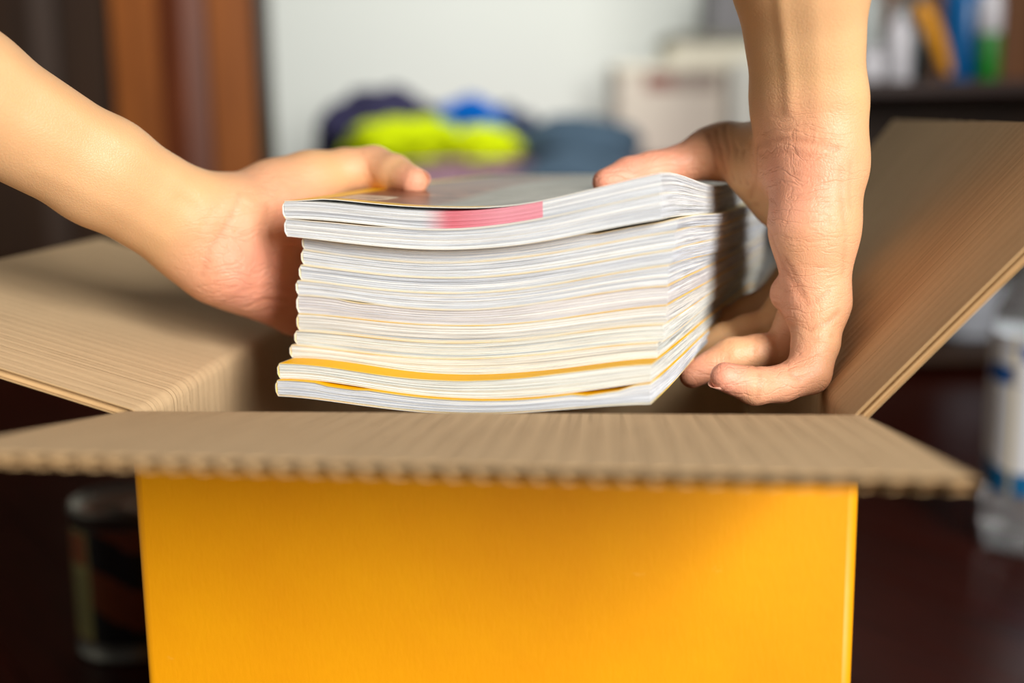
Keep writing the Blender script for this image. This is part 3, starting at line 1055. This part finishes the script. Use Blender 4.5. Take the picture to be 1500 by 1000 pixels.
def nail(tip, prev, upv, r, parent):
    """thin curved plate lying on the back of the fingertip"""
    ax = (tip - prev).normalized(); u = (upv - ax * upv.dot(ax)).normalized(); s = ax.cross(u)
    V, F = [], []
    for k in range(2):
        for i in range(6):
            for j in range(7):
                th = (j / 6 - .5) * 1.9; t = i / 5
                rr = r * (1.02 + .05 * k) * (1 - .12 * t)
                wv = 1 - .25 * (abs(j - 3) / 3) ** 2
                V.append(tip + ax * (-.006 + .0115 * t * wv) + u * rr * cos(th) + s * rr * sin(th))
    for i in range(5):
        for j in range(6):
            a = i * 7 + j; F += [(a, a + 1, a + 8, a + 7), (a + 42, a + 49, a + 50, a + 43)]
    for j in range(6): F += [(j, j + 1, j + 43, j + 42), (35 + j, 36 + j, 78 + j, 77 + j)]
    for i in range(5): F += [(i * 7, i * 7 + 7, i * 7 + 49, i * 7 + 42), (i * 7 + 6, i * 7 + 13, i * 7 + 55, i * 7 + 48)]
    return recalc(mk('fingernail', V, F, M_nail, parent))


nail(fingR[1][-1][0], fingR[1][-2][0], Vector((-.2, .3, -1)), .0066, armR)
nail(fingL[0][-1][0], fingL[0][-2][0], Vector((.3, .75, .6)), .0078, armL)
settle(person)

# ------------------------------------------------------------------ tin can behind the box on the left
def glass_mat(name, tint, rough=.05):
    t = NT(name); t.set(Roughness=rough, IOR=1.3)
    t.b.inputs['Transmission Weight'].default_value = .92
    t.b.inputs['Base Color'].default_value = tint
    return t.m


M_tin = simple('bright tin', srgb(120, 116, 108), .4, .08, 30, metal=1)
cp = atz(203, 938, 0); CR = .046
can = empty('tin_can', cp, 'dark labelled food tin with metal rim on floor left of the yellow box', 'can')
T = Matrix.Translation(cp)
prof = [(.001, .002), (CR - .003, .002), (CR, .0), (CR + .0015, .001), (CR + .0015, .004), (CR, .005), (CR, .012), (CR - .0006, .014), (CR - .0006, .112), (CR, .114), (CR, .119), (CR + .0015, .120), (CR + .0015, .1235), (CR, .1245), (CR - .0015, .1235), (CR - .003, .119), (CR - .012, .1195), (CR - .014, .1185), (CR - .02, .119), (.001, .119)]
MB().lathe(prof, 48, T).build('can_body', M_tin, can, True)
tl = NT('printed can label'); tl.set(Roughness=.4)
sp = tl.n('ShaderNodeSeparateXYZ'); tl.l(tl.coord('UV'), sp.inputs[0])
u_, v_ = sp.outputs[0], sp.outputs[1]
nz = tl.noise(7, 3, tl.coord('UV'))
ora = tl.math('GREATER_THAN', tl.math('ADD', tl.math('MULTIPLY', tl.math('SINE', tl.math('ADD', tl.math('MULTIPLY', v_, 9.), tl.math('MULTIPLY', u_, 14.))), .5), nz), .42)
cc = tl.mix(ora, srgb(14, 12, 10), srgb(120, 56, 16))
inr = lambda x0, x1, y0, y1: tl.math('MULTIPLY', tl.math('MULTIPLY', tl.math('GREATER_THAN', u_, x0), tl.math('LESS_THAN', u_, x1)), tl.math('MULTIPLY', tl.math('GREATER_THAN', v_, y0), tl.math('LESS_THAN', v_, y1)))
cc = tl.mix(inr(.565, .675, .02, .98), cc, srgb(160, 150, 90))
cc = tl.mix(inr(.575, .665, .68, .95), cc, srgb(156, 78, 30))
lines_ = tl.math('GREATER_THAN', tl.math('FRACT', tl.math('MULTIPLY', v_, 26)), .6)
cc = tl.mix(tl.math('MULTIPLY', tl.math('MULTIPLY', lines_, inr(.58, .66, .1, .6)), .6), cc, srgb(70, 62, 40))
tl.col(cc)
V, F, UVc = [], [], []
for k in range(65):
    a = 2 * pi * k / 64
    for z in (.016, .110): V.append(cp + Vector((cos(a) * (CR + .0002), sin(a) * (CR + .0002), z))); UVc.append((k / 64, (z - .016) / .094))
for k in range(64): F.append((2 * k, 2 * k + 2, 2 * k + 3, 2 * k + 1))
mk('can_label', V, F, tl.m, can, True, uvs=UVc)
MB().lathe([(.0, .1205), (.008, .1205), (.010, .1215), (.008, .1225), (.0, .1225)], 16, T @ Matrix.Translation((0, -.02, 0)), caps=False).build('ring_pull', M_tin, can, True)
settle(can)

# ------------------------------------------------------------------ water bottle on the right
M_pet = glass_mat('clear plastic', (.9, .93, .95, 1), .08)
bp = atz(1508, 797, 0)
bt = empty('water_bottle', bp, 'clear plastic water bottle with white and blue label on the floor right of the box', 'bottle')
T = Matrix.Translation(bp)
BR = .047
prof = [(.001, .004), (.02, .003), (.034, 0), (.043, .002), (BR, .010), (BR, .055), (BR - .003, .06), (BR - .003, .066)]
for k in range(6): z = .066 + k * .024; prof += [(BR - .0035, z), (BR - .001, z + .004), (BR - .001, z + .018), (BR - .003, z + .022)]
prof += [(BR - .001, .215), (BR - .003, .232), (.036, .255), (.022, .275), (.0145, .284), (.0145, .292)]
MB().lathe(prof, 48, T, caps=True).build('bottle_body', M_pet, bt, True)
tb = NT('water label'); tb.set(Roughness=.35)
sp = tb.n('ShaderNodeSeparateXYZ'); tb.l(tb.coord('UV'), sp.inputs[0]); u_, v_ = sp.outputs[0], sp.outputs[1]
wv = tb.math('ADD', v_, tb.math('MULTIPLY', tb.math('SINE', tb.math('MULTIPLY', u_, 12.5)), .06))
cc = tb.mix(tb.math('LESS_THAN', wv, .2), srgb(206, 208, 212), srgb(6, 92, 140))
cc = tb.mix(tb.math('MULTIPLY', tb.math('GREATER_THAN', tb.noise(6, 2, tb.coord('UV')), .56), tb.math('GREATER_THAN', v_, .7)), cc, srgb(10, 80, 150))
cc = tb.mix(tb.math('MULTIPLY', tb.math('GREATER_THAN', tb.math('SINE', tb.math('MULTIPLY', u_, 44.)), .93), .7), cc, srgb(186, 160, 60))
tb.col(cc)
V, F, UVc = [], [], []
for k in range(65):
    a = 2 * pi * k / 64
    for z in (.062, .215): V.append(bp + Vector((cos(a) * (BR + .0004), sin(a) * (BR + .0004), z))); UVc.append((k / 64, (z - .062) / .153))
for k in range(64): F.append((2 * k, 2 * k + 2, 2 * k + 3, 2 * k + 1))
mk('bottle_label', V, F, tb.m, bt, True, uvs=UVc)
pc = []
for k in range(48):
    pc.append(k)
MB().lathe([(.0155, .286), (.0165, .287), (.0165, .300), (.0155, .3015), (.001, .302)], 30, T).build('bottle_cap', simple('teal cap', srgb(6, 84, 116), .4), bt, True)
settle(bt)


# ------------------------------------------------------------------ soft things
BZ = .335
def lump(name, c, r, mat, seed, amp=.2, freq=6, fold=1.0, nu=64, nv=40, rot=0, base=None):
    base = BZ + .0005 if base is None else base
    V, F = [], []
    sd = Vector((seed * 3.7, seed * 1.3, seed * 9.1))
    for j in range(nv + 1):
        th = pi * j / nv
        for i in range(nu):
            a = 2 * pi * i / nu; d = Vector((sin(th) * cos(a), sin(th) * sin(a), cos(th)))
            q = d * freq * .3 + sd
            f = 1 + amp * noise.noise(q) * 1.6 + amp * .5 * fold * (1 - 2 * abs(noise.noise(d * freq * .55 + sd))) + amp * .2 * noise.noise(d * freq * 2 + sd)
            x, y, z = d.x * r[0] * f, d.y * r[1] * f, d.z * r[2] * f
            z = max(z, base - c[2])
            V.append(Vector(c) + Vector((x * cos(rot) - y * sin(rot), x * sin(rot) + y * cos(rot), z)))
    for j in range(nv):
        for i in range(nu):
            i2 = (i + 1) % nu; F.append((j * nu + i, (j + 1) * nu + i, (j + 1) * nu + i2, j * nu + i2))
    return mk(name, V, F, mat, None, True)


def cloth(name, c, bump=.4): return simple(name, c, .9, .15, 30, bump=bump, spec=.1)


# bed
BZ = .335
bed = empty('bed', (-.05, 3.0, 0), 'low bed under a dusty mauve cover, clothes heaped on it by the white wall', 'bed')
MB().box((-.37, 2.64, .06), (.78, 3.50, .20)).build('bed_frame', cloth('pale valance cloth', srgb(214, 212, 206)), bed, bevel=.006)
MB().box((-.35, 2.66, .20), (.76, 3.48, .30)).build('mattress', cloth('mattress ticking', srgb(190, 186, 180)), bed, bevel=.03)
for x in (-.34, .70):
    for y in (2.68, 3.4): MB().box((x, y, 0), (x + .05, y + .05, .07)).build('leg', M_shelf, bed, bevel=.004)
V, F = [], []
NX, NY = 60, 44
for j in range(NY + 1):
    for i in range(NX + 1):
        x = -.385 + 1.18 * i / NX; y = 2.62 + .89 * j / NY
        e = min(i, NX - i, j) / 3.0
        z = BZ - .012 + .010 * noise.noise(Vector((x * 9, y * 9, 2))) - (.0 if e >= 1 else (1 - e) ** 2 * .14)
        V.append((x, y, z))
for j in range(NY):
    for i in range(NX): a = j * (NX + 1) + i; F.append((a, a + 1, a + NX + 2, a + NX + 1))
bs = mk('bedspread', V, F, cloth('mauve cover', srgb(150, 118, 130)), bed, True)
so = bs.modifiers.new('Solidify', 'SOLIDIFY'); so.thickness = .006; so.offset = -1
settle(bed)


def bgp(px, py, y): return A(px, py, y)


tag(lump('jacket', bgp(562, 203, 3.02), (.150, .12, .110), cloth('navy cloth', srgb(50, 48, 74)), 3, .22, 7), 'dark navy garment heaped at the back of the clothes pile', 'clothing')
tag(lump('shirt', bgp(592, 208, 2.80), (.130, .085, .052), cloth('neon yellow cloth', srgb(186, 204, 4)), 5, .2, 8), 'crumpled neon yellow-green shirt in front of the navy garment', 'clothing')
tag(lump('towel', bgp(708, 216, 2.78), (.074, .07, .044), cloth('neon yellow towel cloth', srgb(204, 222, 8)), 8, .2, 7), 'bunched neon yellow towel below the bright blue garment', 'towel')
tag(lump('blue_shirt', bgp(686, 184, 2.93), (.088, .06, .062), cloth('bright blue cloth', srgb(0, 84, 168)), 11, .18, 6), 'bright blue garment lying between the two neon yellow cloths', 'clothing')
tag(lump('dark_trousers', bgp(742, 203, 3.14), (.085, .08, .078), cloth('charcoal navy cloth', srgb(62, 70, 90)), 14, .2, 6), 'charcoal blue trousers bunched behind the neon yellow towel', 'clothing')
tag(lump('pillow', bgp(848, 218, 2.86), (.150, .16, .074), cloth('slate blue cloth', srgb(66, 84, 100)), 17, .1, 4), 'slate blue pillow lying between the clothes and the stacked cartons', 'pillow')
tag(lump('mauve_blanket', bgp(690, 249, 2.74), (.21, .06, .022), cloth('mauve blanket cloth', srgb(166, 126, 144)), 21, .15, 6), 'folded mauve blanket at the near edge of the bed', 'blanket')


tag(lump('throw_blanket', (bgp(842, 250, 2.555).x, 2.555, .285), (.135, .055, .075), cloth('slate throw cloth', srgb(70, 88, 104)), 27, .12, 5, base=.22), 'slate blue throw hanging over the near edge of the bed', 'blanket')


def carton(name, x0, x1, y0, y1, z0, z1, mat, label, cat, bandc=None, lid=None):
    r = empty(name, ((x0 + x1) / 2, (y0 + y1) / 2, z0), label, cat)
    MB().box((x0, y0, z0), (x1, y1, z1)).build('carton_body', mat, r, bevel=.006)
    if bandc:
        for (a, b, c, d, mt) in bandc: MB().box((a, y0 - .0012, c), (b, y0 + .001, d)).build('printed_patch', mt, r)
    if lid: MB().box((x0 - .006, y0 - .006, z1 - .01), (x1 + .006, y1 + .006, z1 + .012)).build('lid', lid, r, bevel=.003)
    settle(r); return r


D = 3.10
px2x = lambda px, y=D: A(px, 150, y).x
pz = lambda py, y=D: A(980, py, y).z
m_beige = simple('beige carton', srgb(196, 186, 172), .8, .05)
m_cream = simple('cream carton', srgb(214, 208, 190), .8, .05)
m_redb = simple('brownish red print', srgb(130, 84, 74), .7)
m_greyp = simple('grey brown print', srgb(140, 124, 114), .7)
carton('storage_carton', px2x(905), px2x(1062), D, D + .3, .3355, pz(100), m_beige, 'beige carton with reddish brown printed band standing on the bed', 'box',
       [(px2x(945), px2x(985), pz(132), pz(105), m_redb), (px2x(985), px2x(1052), pz(132), pz(110), m_greyp)], m_cream)
carton('cream_carton', px2x(985), px2x(1155), D + .02, D + .3, pz(100) + .0135, pz(56), m_cream, 'cream carton stacked on the beige banded one', 'box', None,
       simple('olive grey lid', srgb(120, 118, 104), .7))
carton('white_carton', px2x(1066), px2x(1180), D - .06, D + .28, .3355, pz(100) + .012, simple('white carton', srgb(206, 206, 196), .8, .04), 'white carton standing close beside the beige banded one', 'box')
gb = carton('grey_box', px2x(1048), px2x(1150), D + .08, D + .28, pz(56) + .0145, pz(56) + .24, simple('grey fabric box', srgb(128, 126, 128), .9, .06), 'upright grey box on top of the cream carton', 'box')

# ------------------------------------------------------------------ dark shelf with bottles on the right
SY0 = 1.95
sx0 = (1215 - 750) / FPX * SY0; sx1 = sx0 + .75
stz = A(1350, 118, SY0).z
sh = empty('low_shelf', ((sx0 + sx1) / 2, SY0 + .18, 0), 'low dark wooden shelf unit crowded with bottles in the right background', 'shelf')
MB().box((sx0 - .01, SY0 - .01, stz - .022), (sx1 + .01, SY0 + .36, stz)).build('shelf_board', M_shelf, sh, bevel=.003)
MB().box((sx0, SY0, .0), (sx0 + .02, SY0 + .35, stz - .022)).build('side_board', M_ward_dark, sh, bevel=.002)
MB().box((sx1 - .02, SY0, .0), (sx1, SY0 + .35, stz - .022)).build('side_board', M_ward_dark, sh, bevel=.002)
MB().box((sx0 + .02, SY0 + .335, .0), (sx1 - .02, SY0 + .35, stz - .022)).build('back_board', M_ward_dark, sh)
MB().box((sx0 + .02, SY0 + .01, .24), (sx1 - .02, SY0 + .335, .26)).build('shelf_board', M_ward_dark, sh, bevel=.002)
MB().box((sx0 + .02, SY0 + .01, .02), (sx1 - .02, SY0 + .335, .04)).build('shelf_board', M_ward_dark, sh, bevel=.002)
MB().box((sx0 + .0, SY0 + .345, stz), (sx1, SY0 + .36, stz + .5)).build('upright_back', wood_mat('brown back board', srgb(70, 40, 16), srgb(96, 56, 22)), sh)
settle(sh)


def bottle(px, y, R, H, body, cap, label, name='bottle', lab=None, neck=.4, capn='cap'):
    x = A(px, 60, y).x
    r = empty(name, (x, y, stz), label, 'bottle')
    T = Matrix.Translation((x, y, stz + .0004))
    p = [(.001, .001), (R * .9, 0), (R, .004), (R, H * .62), (R * .92, H * .70), (R * .6, H * .79), (R * neck, H * .86), (R * neck, H * .9)]
    MB().lathe(p, 28, T).build('bottle_body', body, r, True)
    MB().lathe([(R * neck * 1.12, H * .885), (R * neck * 1.15, H * .895), (R * neck * 1.1, H * .99), (R * neck * .8, H)], 24, T).build(capn, cap, r, True)
    if lab: MB().lathe([(R + .0004, H * .18), (R + .0008, H * .19), (R + .0008, H * .5), (R + .0004, H * .51)], 28, T, caps=False).build('bottle_label', lab, r, True)
    settle(r); return r


mw = simple('white plastic', srgb(196, 194, 200), .35, .04)
mgy = simple('pale grey plastic', srgb(150, 156, 154), .3, .08)
mtl = simple('teal blue plastic', srgb(30, 92, 116), .35)
mbl = simple('blue plastic', srgb(0, 84, 140), .3)
mgn = simple('green plastic', srgb(0, 112, 20), .35)
mor = simple('amber orange plastic', srgb(206, 138, 14), .35)
mdk = simple('dark teal plastic', srgb(8, 34, 36), .35)
bottle(1268, 2.06, .026, .20, mgy, mtl, 'pale grey bottle with teal cap nearest the forearm on the dark shelf', neck=.5)
bottle(1277, 1.985, .022, .055, mw, mw, 'short white jar in front of the pale grey bottle on the shelf', 'jar', neck=.85, capn='jar_lid')
bottle(1318, 2.04, .021, .125, mw, mgy, 'small white bottle second from the forearm on the dark shelf', neck=.6)
bottle(1343, 2.12, .022, .16, mdk, mtl, 'dark teal bottle behind the white and amber ones on the shelf')
bottle(1414, 2.08, .040, .21, mbl, mbl, 'large blue bottle standing on the dark shelf', neck=.45)
bottle(1449, 2.02, .018, .135, mgn, mw, 'small green bottle with white upper half on the shelf', neck=.72)
MB().lathe([(.0165, 0), (.0185, .002), (.0185, .05), (.014, .068)], 24, Matrix.Translation((A(1449, 60, 2.02).x, 2.02, stz + .075))).build('tmpcap', mw, None, True)
o = bpy.data.objects['tmpcap']; o.name = 'collar'
g_ = [q for q in bpy.data.objects if q.get('label', '').startswith('small green')][0]
o.parent = g_; o.matrix_parent_inverse = g_.matrix_world.inverted()
# curved amber sprayer leaning on the blue bottle
V, F = [], []
xa = A(1352, 50, 1.99).x
pts = []
for k in range(25):
    t = k / 24
    pts.append((Vector((xa - .012 + .062 * t ** 1.4, 1.995 + .01 * t, stz + .118 - .108 * t ** 2.1)), .0165 * (sin(pi * (.12 + .80 * t)) ** .6)))
for k, (p, r) in enumerate(pts):
    q = pts[min(k + 1, 24)][0] - pts[max(k - 1, 0)][0]; q.normalize(); s = Vector((0, 1, 0)); u = q.cross(s)
    for j in range(20): a = 2 * pi * j / 20; V.append(p + (s * cos(a) + u * sin(a)) * r)
for k in range(24):
    for j in range(20): j2 = (j + 1) % 20; F.append((k * 20 + j, k * 20 + j2, (k + 1) * 20 + j2, (k + 1) * 20 + j))
F += [tuple(range(20)), tuple(480 + j for j in range(20))]
tag(recalc(mk('curved_tube', V, F, mor)), 'curved amber orange tube leaning between the white and blue bottles', 'tube')

# pale plastic tub on the floor behind the raised flap
tx = A(1414, 500, 2.12); tx.z = .0402
tub = empty('plastic_tub', tx, 'pale grey plastic tub on the lowest shelf beyond the raised flap', 'tub')
T = Matrix.Translation(tx)
MB().lathe([(.001, .001), (.05, 0), (.054, .004), (.062, .085), (.066, .088), (.066, .092), (.060, .092), (.056, .02), (.001, .018)], 40, T).build('tub_body', simple('pale tub plastic', srgb(186, 190, 200), .35, .04), tub, True)
settle(tub)
